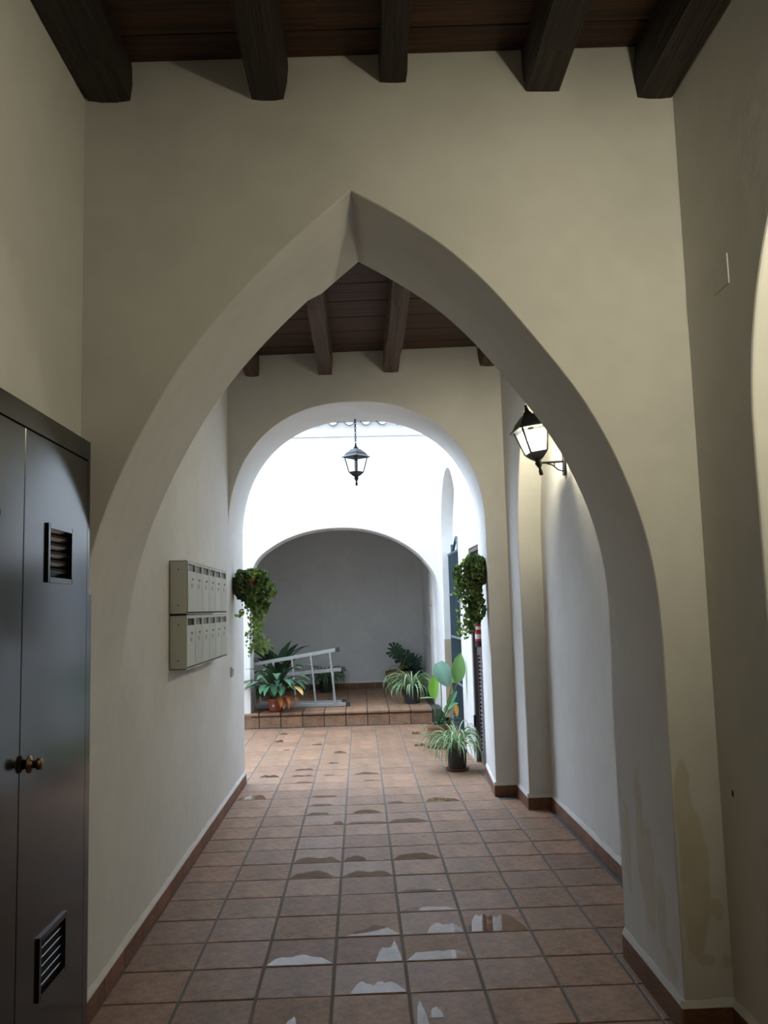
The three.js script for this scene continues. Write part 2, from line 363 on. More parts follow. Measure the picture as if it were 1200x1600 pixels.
{
  part('mortar_bed', box(-5.6, 2.2, -0.15, -0.0035, CLOSE, ZS - 0.05), groutMat, floor);
  const JX = 0.011, JZ = 0.009;
  // one plain field of tiles behind and under the viewer, outside the frame
  const big = [];
  for (let k = -31; k <= -6; k++) for (let c = -1; c <= 6; c++) { const g = tileGeo(TP - JX, TP - JZ); g.translate(TX0 + TP * (c + 0.5), 0, TZ0 - TP * (k + 0.5)); big.push(g); }
  for (let k = 14; k < 26; k++) for (let c = -16; c < -3; c++) { const g = tileGeo(TP - JX, TP - JZ); g.translate(TX0 + TP * (c + 0.5), 0, TZ0 - TP * (k + 0.5)); if (TZ0 - TP * (k + 1) > ZS && TZ0 - TP * k < ZC) big.push(g); }
  const bigM = part('floor_tiles', mergeGeometries(big), tileMats[1], floor); bigM.userData.kind = 'stuff';
  for (let k = -5; k < 26; k++) {
    const za = TZ0 - TP * k - JZ / 2, zb = TZ0 - TP * (k + 1) + JZ / 2, zm = (za + zb) / 2;
    if (zm < ZS) continue;
    const inCourt = zm < ZC;
    // limits of the floor at this row
    const xl = inCourt ? -1.70 : -1.09;
    let xr = 1.31;
    if (zm < ZF && zm > ZB) xr = 1.13; else if (zm <= ZB && zm > -6.73) xr = 1.43; else if (zm <= -6.73 && zm > ZR) xr = 1.25; else if (zm <= ZR && !inCourt) xr = 1.1; else if (inCourt) xr = 1.25;
    for (let c = -4; c <= 8; c++) {
      const xa = Math.max(TX0 + TP * c + JX / 2, xl), xb = Math.min(TX0 + TP * (c + 1) - JX / 2, xr);
      if (xb - xa < 0.03 || (inCourt && xb < -1.7)) continue;
      tileAt(floor, xa, xb, za, Math.max(zb, ZS + 0.004), 0);
    }
  }
}
// thin pools of rain water along the low edges of the tiles: [x0, x1, z of the near edge, reach]
{
  const pools = [[-1.07, -0.83, -7.402, 0.2], [-0.45, -0.17, -5.542, 0.14], [-0.45, -0.2, -5.232, 0.14], [-0.14, 0.0, -5.542, 0.11], [-0.14, 0.14, -5.232, 0.11], [0.17, 0.455, -5.542, 0.13], [-0.45, -0.28, -6.782, 0.08], [-0.45, -0.26, -7.092, 0.07], [-0.45, -0.23, -7.402, 0.08], [-0.24, -0.165, -6.472, 0.09], [-0.14, 0.145, -6.472, 0.06], [-0.1, 0.12, -6.782, 0.11], [0.17, 0.455, -6.472, 0.11], [0.17, 0.31, -7.092, 0.07], [0.48, 0.76, -7.092, 0.16], [-0.64, -0.47, -8.022, 0.06], [-0.99, -0.8, -8.332, 0.13], [-0.69, -0.48, -8.332, 0.1], [-0.39, -0.29, -8.332, 0.07], [-0.1, 0.14, -8.332, 0.13], [-0.68, -0.5, -8.642, 0.11], [-0.37, -0.26, -8.952, 0.11], [-0.02, 0.145, -8.022, 0.06], [-0.34, -0.19, -9.572, 0.2], [-0.61, -0.48, -10.192, 0.1], [0.56, 0.7, -9.882, 0.24], [0.59, 0.7, -10.812, 0.24], [-0.91, -0.83, -9.882, 0.09], [-1.07, -0.96, -10.502, 0.2], [-1.07, -0.96, -11.122, 0.17],
    [-0.45, -0.165, -3.992, 0.13], [0.03, 0.145, -3.992, 0.27], [-0.08, 0.145, -3.682, 0.15], [-0.1, 0.145, -4.302, 0.12], [0.28, 0.455, -4.302, 0.14], [0.17, 0.455, -3.992, 0.12], [0.17, 0.45, -4.612, 0.08], [0.48, 0.765, -4.302, 0.27], [0.18, 0.43, -4.922, 0.04], [0.175, 0.22, -3.372, 0.24], [-0.32, -0.28, -3.43, 0.08], [0.23, 0.28, -3.45, 0.09]];
  pools.forEach(([x0, x1, zn, d], q) => {
    const s = new THREE.Shape(), N = 22, w = x1 - x0, za = -(zn) + 0.008, lean = rr(-0.3, 0.3);
    d = Math.min(d, 0.29);
    s.moveTo(x0, za);
    for (let i = 0; i <= N; i++) {
      const t = i / N, e = Math.min(1, Math.min(t, 1 - t) * 7), prof = Math.pow(Math.sin(Math.PI * Math.min(1, Math.max(0, t))), 0.35) * e ** 0.4;
      const far = d * Math.max(0.06, prof * (0.78 + lean * (t - 0.5) + 0.5 * (n32(q * 3.7 + t * 4, q) - 0.5) + 0.22 * (n64(t * 14 + q, q * 2) - 0.5)));
      s.lineTo(x0 + w * t, za + Math.min(far, 0.29));
    }
    s.lineTo(x1, za); s.closePath();
    const g = new THREE.ShapeGeometry(s, 1); g.rotateX(-Math.PI / 2);
    part('puddle', g, waterMat, floor, [0, 0.0026, 0]);
  });
}

// ------------------------------------------------------------------ skirting tiles with a mortar fillet on top
function skirting(name, label, runs) {                // run: [x0, z0, x1, z1, nx, nz, height]; the line is the wall face, n points into the room
  const g = struct(name, label, 'skirting');
  for (const [x0, z0, x1, z1, nx, nz, h, thick = 0.015] of runs) {
    const L = Math.hypot(x1 - x0, z1 - z0), dx = (x1 - x0) / L, dz = (z1 - z0) / L, n = Math.max(1, Math.round(L / TP));
    const ang = Math.atan2(nx, nz);
    let at = 0, k = 0;
    const first = ((TZ0 - z0) % TP + TP) % TP;
    const cuts = [0];
    for (let s = L > 1 ? (Math.abs(dz) > 0.9 ? first : TP) : L; s < L - 0.02; s += TP) if (s > 0.03) cuts.push(s);
    cuts.push(L);
    for (let i = 0; i < cuts.length - 1; i++, k++) {
      const a = cuts[i] + (i ? 0.002 : 0), b = cuts[i + 1] - 0.002, m = (a + b) / 2;
      const geo = new RoundedBoxGeometry(b - a, h, thick + 0.01, 1, 0.003);
      part('skirting_tile', geo, baseMats[(k * 2 + 1) % 3], g, [x0 + dx * m + nx * (thick / 2 - 0.005), h / 2, z0 + dz * m + nz * (thick / 2 - 0.005) ], [0, ang, 0]);
    }
    // fillet: a triangular strip of white mortar
    const s = new THREE.Shape(); s.moveTo(-0.01, 0); s.lineTo(thick - 0.002, 0); s.lineTo(thick - 0.004, 0.006); s.lineTo(0.002, 0.026); s.lineTo(-0.01, 0.03); s.closePath();
    const f = new THREE.ExtrudeGeometry(s, { depth: L, bevelEnabled: false, steps: Math.ceil(L * 24) });
    const p = f.attributes.position;
    for (let i = 0; i < p.count; i++) if (p.getY(i) > 0.003) { const q = n64(p.getZ(i) * 14 + x0 * 5, 3) - 0.5; p.setY(i, p.getY(i) + q * 0.014); p.setX(i, p.getX(i) + (n64(p.getZ(i) * 24, 9) - 0.5) * 0.003); }
    f.computeVertexNormals();
    // shape x > n, y > up, extrude z > along the run
    const mtx = new THREE.Matrix4().makeBasis(V(nx, 0, nz), V(0, 1, 0), V(nx, 0, nz).cross(V(0, 1, 0)));
    const along = V(nx, 0, nz).cross(V(0, 1, 0));
    const start = along.x * dx + along.z * dz > 0 ? [x0, z0] : [x1, z1];
    mtx.setPosition(start[0], h, start[1]); f.applyMatrix4(mtx);
    part('mortar_fillet', f, plaster, g);
  }
  return g;
}
skirting('baseboard_left', 'terracotta skirting tiles along the left wall', [[-1.095, ZF, -1.095, ZC, 1, 0, 0.084]]);
skirting('baseboard_pier', 'terracotta skirting round the foot of the pointed arch pier', [[1.13, ZF, 1.13, ZB, -1, 0, 0.1], [1.31, ZF, 1.115, ZF, 0, 1, 0.1], [1.31, -2.757, 1.31, ZF, -1, 0, 0.1]]);
skirting('baseboard_right', 'terracotta skirting stepping round niche, pilaster and round arch', [[1.43, ZB - 0.03, 1.43, -6.73, -1, 0, 0.088], [1.43, -6.73, 1.235, -6.73, 0, 1, 0.088], [1.25, -6.73, 1.25, ZR, -1, 0, 0.088], [1.25, ZR, 1.056, ZR, 0, 1, 0.088]]);
{
  // along the slightly splayed jamb of the round arch
  const a = V(1.071, 0, ZR), b = V(1.127, 0, ZC), d = b.clone().sub(a).normalize();
  skirting('baseboard_arch', 'terracotta skirting along the jamb of the round arch', [[a.x, a.z, b.x, b.z, d.z, -d.x, 0.088]]);
}

// ------------------------------------------------------------------ courtyard
const AX = 1.126, AZ = ZC, TH = Math.atan2(0.061, 3.66);
const courtRight = struct('wall_courtyard_right', 'bright white courtyard wall with arched gateway and louvred doorway', 'wall');
courtRight.position.set(AX, 0, AZ); courtRight.rotation.y = TH;
{
  const s = new THREE.Shape(), L = 3.66;
  s.moveTo(0, 0); s.lineTo(0.03, 0); s.lineTo(0.03, 2.13); s.lineTo(0.69, 2.13); s.lineTo(0.69, 0); s.lineTo(1.48, 0); s.lineTo(1.48, 2.395);
  s.absellipse(2.315, 2.395, 0.835, 0.84, Math.PI, 0, true, 0);
  s.lineTo(3.15, 0); s.lineTo(L, 0); s.lineTo(L, 4.25); s.lineTo(0, 4.25); s.closePath();
  part('plaster_face', wallX(s, 0, 0, 0.16), plaster, courtRight);
  part('recess_back', box(0.158, 0.4, 0, 4.25, 0.0, -3.66), plaster, courtRight);
  part('stone_jamb', box(0.001, 0.085, 0, 1.13, -3.142, -3.20), stoneBeige, courtRight);
}
{
  const w = struct('wall_courtyard_left', 'white courtyard wall hidden beyond the left jamb', 'wall');
  part('plaster_face', box(-5.6, -5.2, 0, 4.25, ZC, ZS), plaster, w);
}
{
  // far wall with a three-centred arch over the porch
  const pts = [[-1.5, 0], [-1.5, 1.2], [-1.5, 1.75], [-1.485, 1.95], [-1.445, 2.16], [-1.36, 2.29], [-1.237, 2.39], [-1.03, 2.51], [-0.797, 2.595], [-0.58, 2.64], [-0.358, 2.66], [-0.18, 2.66], [-0.007, 2.645], [0.17, 2.61], [0.343, 2.555], [0.52, 2.475], [0.689, 2.37], [0.81, 2.27], [0.903, 2.165], [0.98, 2.06], [1.03, 1.96], [1.058, 1.83], [1.065, 1.7], [1.065, 1.0], [1.065, 0]];
  const C = curve2(pts, 90).map((p) => new THREE.Vector2(Math.min(1.065, Math.max(-1.5, p.x)), Math.max(0, p.y)));
  const a = archWall(-5.6, 1.4, 4.0, C, C.map((p) => p.clone()), ZS, ZS - 0.36, 0.012);
  const w = struct('wall_courtyard_far', 'bright white wall over the wide low porch arch', 'wall');
  part('front_face', a.front, plaster, w); part('arch_soffit', a.soffit, plaster, w); part('rear_face', a.faces, plaster, w);
  part('cornice', new RoundedBoxGeometry(6.6, 0.2, 0.05, 2, 0.012), plaster, w, [-2.0, 4.03, ZS + 0.012]);
  // eaves: channel and cover tiles
  const ch = new THREE.CylinderGeometry(0.07, 0.085, 0.5, 14, 1, true, -Math.PI / 2, Math.PI), cv = new THREE.CylinderGeometry(0.085, 0.07, 0.5, 14, 1, true, Math.PI / 2, Math.PI);
  const roofMat = std({ color: lin(0.26, 0.22, 0.17), map: clayMaps[1], roughness: 0.9, side: THREE.DoubleSide });
  const roof = struct('roof_eaves', 'row of weathered curved roof tiles along the courtyard eaves', 'roof');
  for (let i = 0; i < 30; i++) {
    const x = -5.568 + i * 0.228;
    part('roof_tile', ch, roofMat, roof, [x, 4.17, ZS - 0.08], [Math.PI / 2 - 0.14, Math.PI / 2 * 0, 0]).rotation.set(Math.PI / 2 + 0.14, 0, 0);
    part('roof_tile', cv, roofMat, roof, [x + 0.114, 4.185, ZS - 0.09]).rotation.set(Math.PI / 2 + 0.14, 0, 0);
  }
  part('roof_deck', box(-5.6, 1.4, 4.3, 4.4, ZS - 0.2, ZS - 3.6), plaster, roof);
}
// porch
{
  const wb = struct('wall_porch_back', 'shadowed grey rear wall of the porch', 'wall'); part('plaster_face', box(-2.1, 1.4, 0, 4.0, -14.92, -15.2), plaster, wb);
  const wl = struct('wall_porch_left', 'dark left wall inside the porch', 'wall'); part('plaster_face', box(-2.3, -1.95, 0, 4.0, ZS - 0.36, -14.92), plaster, wl);
  const wr = struct('wall_porch_right', 'right wall inside the porch with a projecting pier', 'wall');
  part('plaster_face', box(1.06, 1.4, 0, 4.0, ZS - 0.36, -14.92), plaster, wr);
  part('pier', box(1.022, 1.07, 0.19, 3.0, ZS - 0.5, -12.78), plaster, wr);
  part('clay_ledge', new RoundedBoxGeometry(0.05, 0.04, 0.16, 1, 0.008), stoneBeige, wr, [1.015, 1.585, -12.5]);
  part('cable', tube([[1.05, 1.17, -14.85], [1.05, 1.16, -14.4], [1.05, 1.06, -13.9], [1.05, 0.96, -13.5]], 0.012, 20, 6), whitePlastic, wr);
  const pc = struct('ceiling_porch', 'low plaster ceiling inside the porch', 'ceiling'); part('plaster_face', box(-2.3, 1.4, 3.0, 3.15, ZS - 0.36, -15.2), plaster, pc);
  const st = struct('floor_porch', 'raised porch floor of terracotta tiles behind a tiled step', 'floor');
  part('mortar_bed', box(-1.95, 1.06, 0, 0.188, ZS - 0.012, -14.92), stepGrout, st);
  for (let c = -1; c < 9; c++) {
    const xa = -1.682 + c * 0.29 + 0.005, xb = Math.min(xa + 0.28, 1.06);
    if (xa > 1.0) continue;
    part('riser_tile', new RoundedBoxGeometry(xb - xa, 0.144, 0.02, 1, 0.003), tileMats[(c + 5) % 5], st, [(xa + xb) / 2, 0.074, ZS - 0.006]);
    part('nosing_tile', new RoundedBoxGeometry(xb - xa, 0.042, 0.3, 3, 0.014), tileMats[(c * 2 + 7) % 5], st, [(xa + xb) / 2, 0.179, ZS - 0.124]);
    for (let r = 0; r < 9; r++) { const za = ZS - 0.28 - r * 0.315; tileAt(st, xa, xb, za, Math.max(za - 0.306, -14.91), 0.2); }
  }
  skirting('baseboard_porch', 'terracotta skirting along the porch rear wall', [[-1.95, -14.92, 1.06, -14.92, 0, 1, 0.1]]).position.y = 0.2;
}

// ------------------------------------------------------------------ doors
{
  const d = struct('door_1', 'dark brown louvred metal door beside the round arch', 'door');
  d.position.set(AX, 0, AZ); d.rotation.y = TH;
  const X = 0.05;
  for (const [a, b] of [[-0.035, -0.085], [-0.635, -0.69]]) part('stile', box(X, X + 0.045, 0.01, 2.12, a, b), louvreMat, d);
  for (const [y0, y1] of [[0.01, 0.1], [1.06, 1.17], [2.05, 2.125]]) part('rail', box(X, X + 0.045, y0, y1, -0.085, -0.635), louvreMat, d);
  part('frame', box(0.012, X, 0.01, 2.12, -0.672, -0.69), louvreMat, d);
  part('head_frame', box(0.012, X, 2.09, 2.128, -0.03, -0.672), louvreMat, d);
  const sg = new THREE.BoxGeometry(0.006, 0.05, 0.55);
  for (const [y0, y1] of [[0.1, 1.06], [1.17, 2.05]]) for (let y = y0 + 0.024; y < y1 - 0.01; y += 0.04) part('slat', sg, louvreMat, d, [X + 0.022, y, -0.36], [0, 0, -0.75]);
  part('backing', box(X + 0.045, X + 0.055, 0.02, 2.1, -0.06, -0.66), cabinetDark, d);
  part('hinge', box(-0.006, 0.012, 0.34, 0.46, -0.66, -0.70), blackMetal, d);
}
{
  const d = struct('door_2', 'slate blue ribbed metal gate in the arched gateway', 'gate');
  d.position.set(AX, 0, AZ); d.rotation.y = TH;
  const X = 0.085;
  part('panel', box(X + 0.01, X + 0.03, 0.06, 2.24, -1.5, -3.14), gateMat, d);
  const rib = box(X - 0.002, X + 0.012, 0.08, 2.22, -0.012, 0.012);
  for (let z = -1.56; z > -3.12; z -= 0.11) part('rib', rib, gateMat, d, [0, 0, z]);
  for (const y of [0.07, 0.62, 1.17, 1.7, 2.22]) part('rail', box(X - 0.006, X + 0.014, y - 0.013, y + 0.013, -1.5, -3.14), y > 0.5 && y < 2 ? railMat : gateMat, d);
  const A = V(X + 0.02, 2.23, -2.78), B = V(X + 0.02, 2.4, -2.4), C = V(X + 0.02, 2.23, -2.2);
  part('closer_arm', mergeGeometries([bar(A, B, 0.03, 0.03), bar(B, C, 0.03, 0.03)]), gateMat, d);
  part('closer_post', box(X, X + 0.04, 2.23, 2.33, -2.74, -2.82), gateMat, d);
}
{
  const d = struct('door_3', 'street door behind the viewer', 'door');
  part('leaf', new RoundedBoxGeometry(2.1, 2.9, 0.05, 1, 0.006), beamMat, d, [0.1, 1.45, CLOSE - 0.02]);
  part('handle', new THREE.SphereGeometry(0.03, 12, 8), brass, d, [0.5, 1.05, CLOSE - 0.07]);
}

// ------------------------------------------------------------------ lanterns
// local origin: foot of the bottom finial; y up
function lanternBody(t, lit, spin, size) {
  const g = new THREE.Group(); g.name = 'lantern_head'; g.rotation.y = spin; g.scale.setScalar(size); t.add(g);
  part('bottom_finial', lathe([[0.0, 0], [0.012, 0.004], [0.012, 0.03], [0.008, 0.045], [0.016, 0.06], [0.024, 0.075], [0.018, 0.09], [0.03, 0.1]], 14), blackMetal, g);
  part('bottom_dish', lat4([[0.02, 0.095], [0.04, 0.105], [0.074, 0.135], [0.077, 0.145], [0.0, 0.146]]), blackMetal, g);
  const yb = 0.143, yt = 0.295, rb = 0.074, rt = 0.115;
  for (let i = 0; i < 4; i++) {
    const a = i * Math.PI / 2, b = a + Math.PI / 2, P = (r, y, q) => V(Math.sin(q) * r, y, Math.cos(q) * r);
    part('corner_post', bar(P(rb, yb, a), P(rt, yt, a), 0.011, 0.011, V(Math.cos(a), 0, -Math.sin(a))), blackMetal, g);
    const q = [P(rb * 0.97, yb, a), P(rb * 0.97, yb, b), P(rt * 0.97, yt, b), P(rt * 0.97, yt, a)];
    const pg = new THREE.BufferGeometry();
    pg.setAttribute('position', new THREE.Float32BufferAttribute([0, 1, 2, 0, 2, 3].flatMap((k) => q[k].toArray()), 3));
    pg.setAttribute('uv', new THREE.Float32BufferAttribute([0, 0, 1, 0, 1, 1, 0, 0, 1, 1, 0, 1], 2)); pg.computeVertexNormals();
    part('pane', pg, glassMat, g).castShadow = false;
  }
  part('roof', lat4([[0.0, 0.3], [0.118, 0.296], [0.145, 0.292], [0.148, 0.298], [0.12, 0.315], [0.095, 0.345], [0.088, 0.347], [0.05, 0.378], [0.0, 0.38]]), blackMetal, g);
  part('top_finial', lathe([[0.03, 0.372], [0.026, 0.392], [0.016, 0.4], [0.012, 0.415], [0.009, 0.425], [0.0085, 0.44], [0.0, 0.442]], 14), blackMetal, g);
  part('lamp_holder', new THREE.CylinderGeometry(0.016, 0.018, 0.045, 12), blackMetal, g, [0, 0.278, 0]);
  const bulb = lit ? part('opal_glass', lat4([[0.0, 0.148], [0.067, 0.148], [0.102, 0.275], [0.0, 0.275]]), litBulb, g) : part('bulb', new THREE.CapsuleGeometry(0.019, 0.07, 4, 12), whitePlastic, g, [0, 0.208, 0]);
  return { g, bulb };
}
const litBulb = std({ color: lin(0.8, 0.8, 0.75), emissive: lin(1, 0.97, 0.86), emissiveIntensity: 3.0, roughness: 0.5 });
function wallLantern(label, wallX_, y, z, candela) {
  const t = thing('wall_lantern', label, 'lantern', [wallX_, y, z]);
  // origin: middle of the back plate on the wall
  part('back_plate', new RoundedBoxGeometry(0.018, 0.17, 0.062, 3, 0.008), blackMetal, t, [-0.009, 0, 0]);
  const arm = part('arm', bar(V(-0.012, 0.012, 0), V(-0.185, 0.004, 0), 0.016, 0.014), blackMetal, t);
  part('scroll', tube([[-0.014, -0.055, 0], [-0.05, -0.045, 0], [-0.09, -0.012, 0], [-0.13, 0.0, 0]], 0.005, 14, 6), blackMetal, arm);
  part('scroll', tube([[-0.075, 0.004, 0], [-0.078, -0.012, 0], [-0.074, -0.025, 0]], 0.004, 8, 6), blackMetal, arm);
  const tilt = new THREE.Group(); tilt.name = 'tilted_head'; tilt.position.set(-0.168, -0.082, 0); tilt.rotation.z = 0.18; t.add(tilt);
  const { g } = lanternBody(t, true, -0.66, 1.14);
  // keep thing > part > sub-part: the head itself carries the tilt
  t.remove(tilt); g.position.copy(tilt.position); g.rotation.set(0, -0.66, 0); g.quaternion.premultiply(new THREE.Quaternion().setFromAxisAngle(V(0, 0, 1), 0.18));
  const l = new THREE.PointLight(LAMP_COLOR, candela, 0, 2); l.name = 'lamp_light'; l.position.set(0, 0.224, 0); l.castShadow = true; l.shadow.radius = 1.8; g.add(l);
  return t;
}
wallLantern('lit black wall lantern tilting on its bracket in the passage niche', 1.43, 2.51, -5.81, LAMP_PASSAGE);
wallLantern('lit black wall lantern in the entrance niche outside the right edge', 1.5, 2.58, -1.657, LAMP_ENTRANCE);
{
  const t = thing('hanging_lantern', 'unlit black lantern hanging on a chain under the round arch', 'lantern', [-0.012, 2.705, -8.04]);
  lanternBody(t, false, 0.05, 0.93);
  const link = new THREE.TorusGeometry(0.013, 0.0035, 6, 10).scale(0.75, 1.25, 1), y0 = 0.41, y1 = 0.645;
  part('canopy_hook', lathe([[0.0, 0], [0.012, 0.005], [0.03, 0.02], [0.03, 0.03], [0, 0.03]], 14), blackMetal, t, [0, y1 - 0.005, 0]);
  for (let y = y0 + 0.008, k = 0; y < y1; y += 0.0225, k++) part('chain_link', link, blackMetal, t, [0, y, 0], [0, k % 2 ? Math.PI / 2 + 0.4 : 0.4, 0]);
}

// ------------------------------------------------------------------ metal cabinet
{
  const t = thing('metal_cabinet', 'tall black metal cabinet with vented doors on the left wall', 'cabinet', [-1.045, 0, -2.5]);
  const X = 0.045, z0 = -0.69, z1 = 1.25;             // local z of the two ends, front at local x = X
  part('carcass', box(0, X - 0.004, 0, 2.19, z1, z0), cabinetDark, t);
  part('top_rail', box(0, X + 0.008, 2.125, 2.195, z1, z0), cabinetMat, t);
  part('end_stile', box(0, X + 0.008, 0, 2.125, z0, z0 + 0.025), cabinetMat, t);
  part('bottom_rail', box(0, X + 0.004, 0, 0.05, z1, z0 + 0.025), cabinetMat, t);
  const door = (za, zb) => {
    // leaf with cut outs for the two vents
    const s = new THREE.Shape(), w = za - zb; s.moveTo(0, 0.055); s.lineTo(w, 0.055); s.lineTo(w, 2.12); s.lineTo(0, 2.12); s.closePath();
    const vents = [[w - 0.40, w - 0.185, 1.675, 1.84], [w - 0.42, w - 0.2, 0.425, 0.585]];
    for (const [a, b, c, e] of vents) { const h = new THREE.Path(); h.moveTo(a, c); h.lineTo(a, e); h.lineTo(b, e); h.lineTo(b, c); h.closePath(); s.holes.push(h); }
    const g = new THREE.ExtrudeGeometry(s, { depth: 0.016, bevelEnabled: true, bevelSize: 0.002, bevelThickness: 0.002, bevelOffset: -0.002, bevelSegments: 1 });
    g.applyMatrix4(new THREE.Matrix4().makeBasis(V(0, 0, -1), V(0, 1, 0), V(1, 0, 0)).setPosition(X - 0.01, 0, za));
    const d = part('door', g, cabinetMat, t);
    for (const [a, b, c, e] of vents) {
      for (const [p, q, r, u] of [[a - 0.012, a + 0.004, c - 0.012, e + 0.012], [b - 0.004, b + 0.012, c - 0.012, e + 0.012], [a, b, c - 0.012, c + 0.004], [a, b, e - 0.004, e + 0.012]]) part('vent_frame', box(X - 0.012, X + 0.016, r, u, za - p, za - q), cabinetMat, d);
      const n = 6, dy = (e - c) / n;
      for (let i = 0; i < n; i++) part('vent_slat', new THREE.BoxGeometry(0.003, dy * 1.15, b - a), cabinetMat, d, [X - 0.002, c + dy * (i + 0.5), za - (a + b) / 2], [0, 0, -0.7]);
    }
    return d;
  };
  const d1 = door(-0.07, z0 + 0.027);
  const k = part('knob', lathe([[0.0, 0], [0.014, 0], [0.014, 0.01], [0.026, 0.014], [0.026, 0.02], [0.012, 0.024], [0.011, 0.036], [0.017, 0.04], [0.017, 0.052], [0, 0.054]], 16).rotateZ(-Math.PI / 2), brass, d1, [X + 0.006, 1.128, -0.105]);
  door(0.56, -0.066); door(1.2, 0.565);
  part('cable_duct', box(-0.045, 0.012, 0, 1.825, z0 - 0.055, z0 - 0.16), cabinetMat, t);
}

// ------------------------------------------------------------------ letter boxes
function mailBank(y0, label, ajar) {
  const H = 0.308, Lm = 1.47, D = 0.1, t = thing('mailbox_bank', label, 'letter boxes', [-1.095, y0, -4.985], 0, 'letter boxes on the left wall');
  // body open towards +x, shell of panels
  part('shell', mergeGeometries([box(0, 0.004, 0, H, 0, -Lm), box(0, D, 0, 0.004, 0, -Lm), box(0, D, H - 0.004, H, 0, -Lm), box(0, D, 0, H, 0, -0.004), box(0, D, 0, H, -Lm + 0.004, -Lm)]), mailMat, t);
  for (const y of [0.05, 0.255]) part('screw', new THREE.SphereGeometry(0.004, 6, 5), rubber, t, [0.052, y, 0.001]);
  const n = 6, w = (Lm - 0.008) / n;
  for (let i = 0; i < n; i++) {
    const za = -0.004 - i * w, wd = w - 0.006;
    if (i) part('divider', box(0.004, D - 0.004, 0.004, H - 0.004, za + 0.001, za - 0.001), mailMat, t);
    const s = new THREE.Shape(), h0 = 0.012, h1 = H - 0.006; s.moveTo(0, h0); s.lineTo(wd, h0); s.lineTo(wd, h1); s.lineTo(0, h1); s.closePath();
    const hole = new THREE.Path(), a = 0.02, b = wd - 0.02, c = H - 0.06, e = H - 0.02; hole.moveTo(a, c); hole.lineTo(a, e); hole.lineTo(b, e); hole.lineTo(b, c); hole.closePath(); s.holes.push(hole);
    const g = new THREE.ExtrudeGeometry(s, { depth: 0.005, bevelEnabled: true, bevelSize: 0.0012, bevelThickness: 0.0012, bevelOffset: -0.0012, bevelSegments: 1 });
    g.applyMatrix4(new THREE.Matrix4().makeBasis(V(0, 0, -1), V(0, 1, 0), V(1, 0, 0)));
    const d = part('door', g, i % 2 ? mailMatB : mailMat, t, [D - 0.006 + (ajar && i === 0 ? 0.006 : 0), 0, za - 0.003]);
    const dark = !ajar && i === 0;
    part('flap', box(-0.008, -0.004, c, e, -a, -b), dark ? mailHole : mailFlap, d);
    part('lock', new THREE.CylinderGeometry(0.006, 0.006, 0.012, 10).rotateZ(Math.PI / 2), steel, d, [0.008, H - 0.105, -wd / 2 - 0.01]);
    part('nameplate', box(0.006, 0.0075, H - 0.155, H - 0.13, -wd / 2 + 0.015, -wd / 2 - 0.035), nameplateMat, d);
  }
  return t;
}
mailBank(1.55, 'upper row of six pale grey metal letter boxes', true);
mailBank(1.236, 'lower row of six pale grey metal letter boxes with one open slot', false);
{
  const t = thing('light_switch', 'small white light switch on the left wall near the round arch', 'switch', [-1.085, 1.06, -7.33]);
  part('plate', new RoundedBoxGeometry(0.012, 0.085, 0.085, 2, 0.004), whitePlastic, t); part('rocker', new RoundedBoxGeometry(0.008, 0.05, 0.05, 1, 0.003), whitePlastic, t, [0.008, 0, 0]);
}

// ------------------------------------------------------------------ stepladder lying on its side on the porch step
{
  const t = thing('stepladder', 'dull grey aluminium stepladder lying on its side in the porch', 'ladder', [-0.9, 0.2, -12.35]);
  const W = (x, y, z) => V(x + 0.9, y - 0.2, z + 12.35);
  const st = (a, b) => bar(W(...a), W(...b), 0.03, 0.052);
  part('stile', st([-1.56, 0.81, -12.3], [-0.37, 0.985, -12.3]), alu, t); part('stile', st([-1.5, 0.232, -12.3], [-0.24, 0.232, -12.3]), alu, t);
  part('stile', st([-1.56, 0.61, -12.62], [-0.3, 0.69, -12.62]), alu, t); part('stile', st([-1.5, 0.23, -12.62], [-0.3, 0.23, -12.62]), alu, t);
  const rung = (x0, y0, x1, y1) => part('rung', bar(W(x0, y0, -12.3), W(x1, y1, -12.3), 0.05, 0.026, V(1, 0, 0)), alu, t);
  rung(-1.53, 0.81, -1.51, 0.24); rung(-1.25, 0.855, -1.22, 0.24); rung(-0.985, 0.89, -0.935, 0.24); rung(-0.72, 0.93, -0.66, 0.24); rung(-0.455, 0.968, -0.385, 0.24);
  part('brace', bar(W(-1.45, 0.62, -12.62), W(-1.47, 0.25, -12.62), 0.02, 0.02, V(1, 0, 0)), alu, t);
  part('brace', bar(W(-0.42, 0.68, -12.62), W(-0.42, 0.25, -12.62), 0.02, 0.02, V(1, 0, 0)), alu, t);
  for (const [x, y, z] of [[-0.345, 0.99, -12.3], [-0.21, 0.232, -12.3], [-0.275, 0.69, -12.62], [-0.275, 0.232, -12.62]]) { const w = W(x, y, z); part('rubber_foot', new RoundedBoxGeometry(0.06, 0.062, 0.042, 2, 0.008), rubber, t, [w.x, w.y + 0.002, w.z]); }
}

// ------------------------------------------------------------------ plants
function col(g, f) { const p = g.attributes.position, c = new Float32Array(p.count * 3); for (let i = 0; i < p.count; i++) { const q = f(i, p); c.set(q, i * 3); } g.setAttribute('color', new THREE.BufferAttribute(c, 3)); return g; }
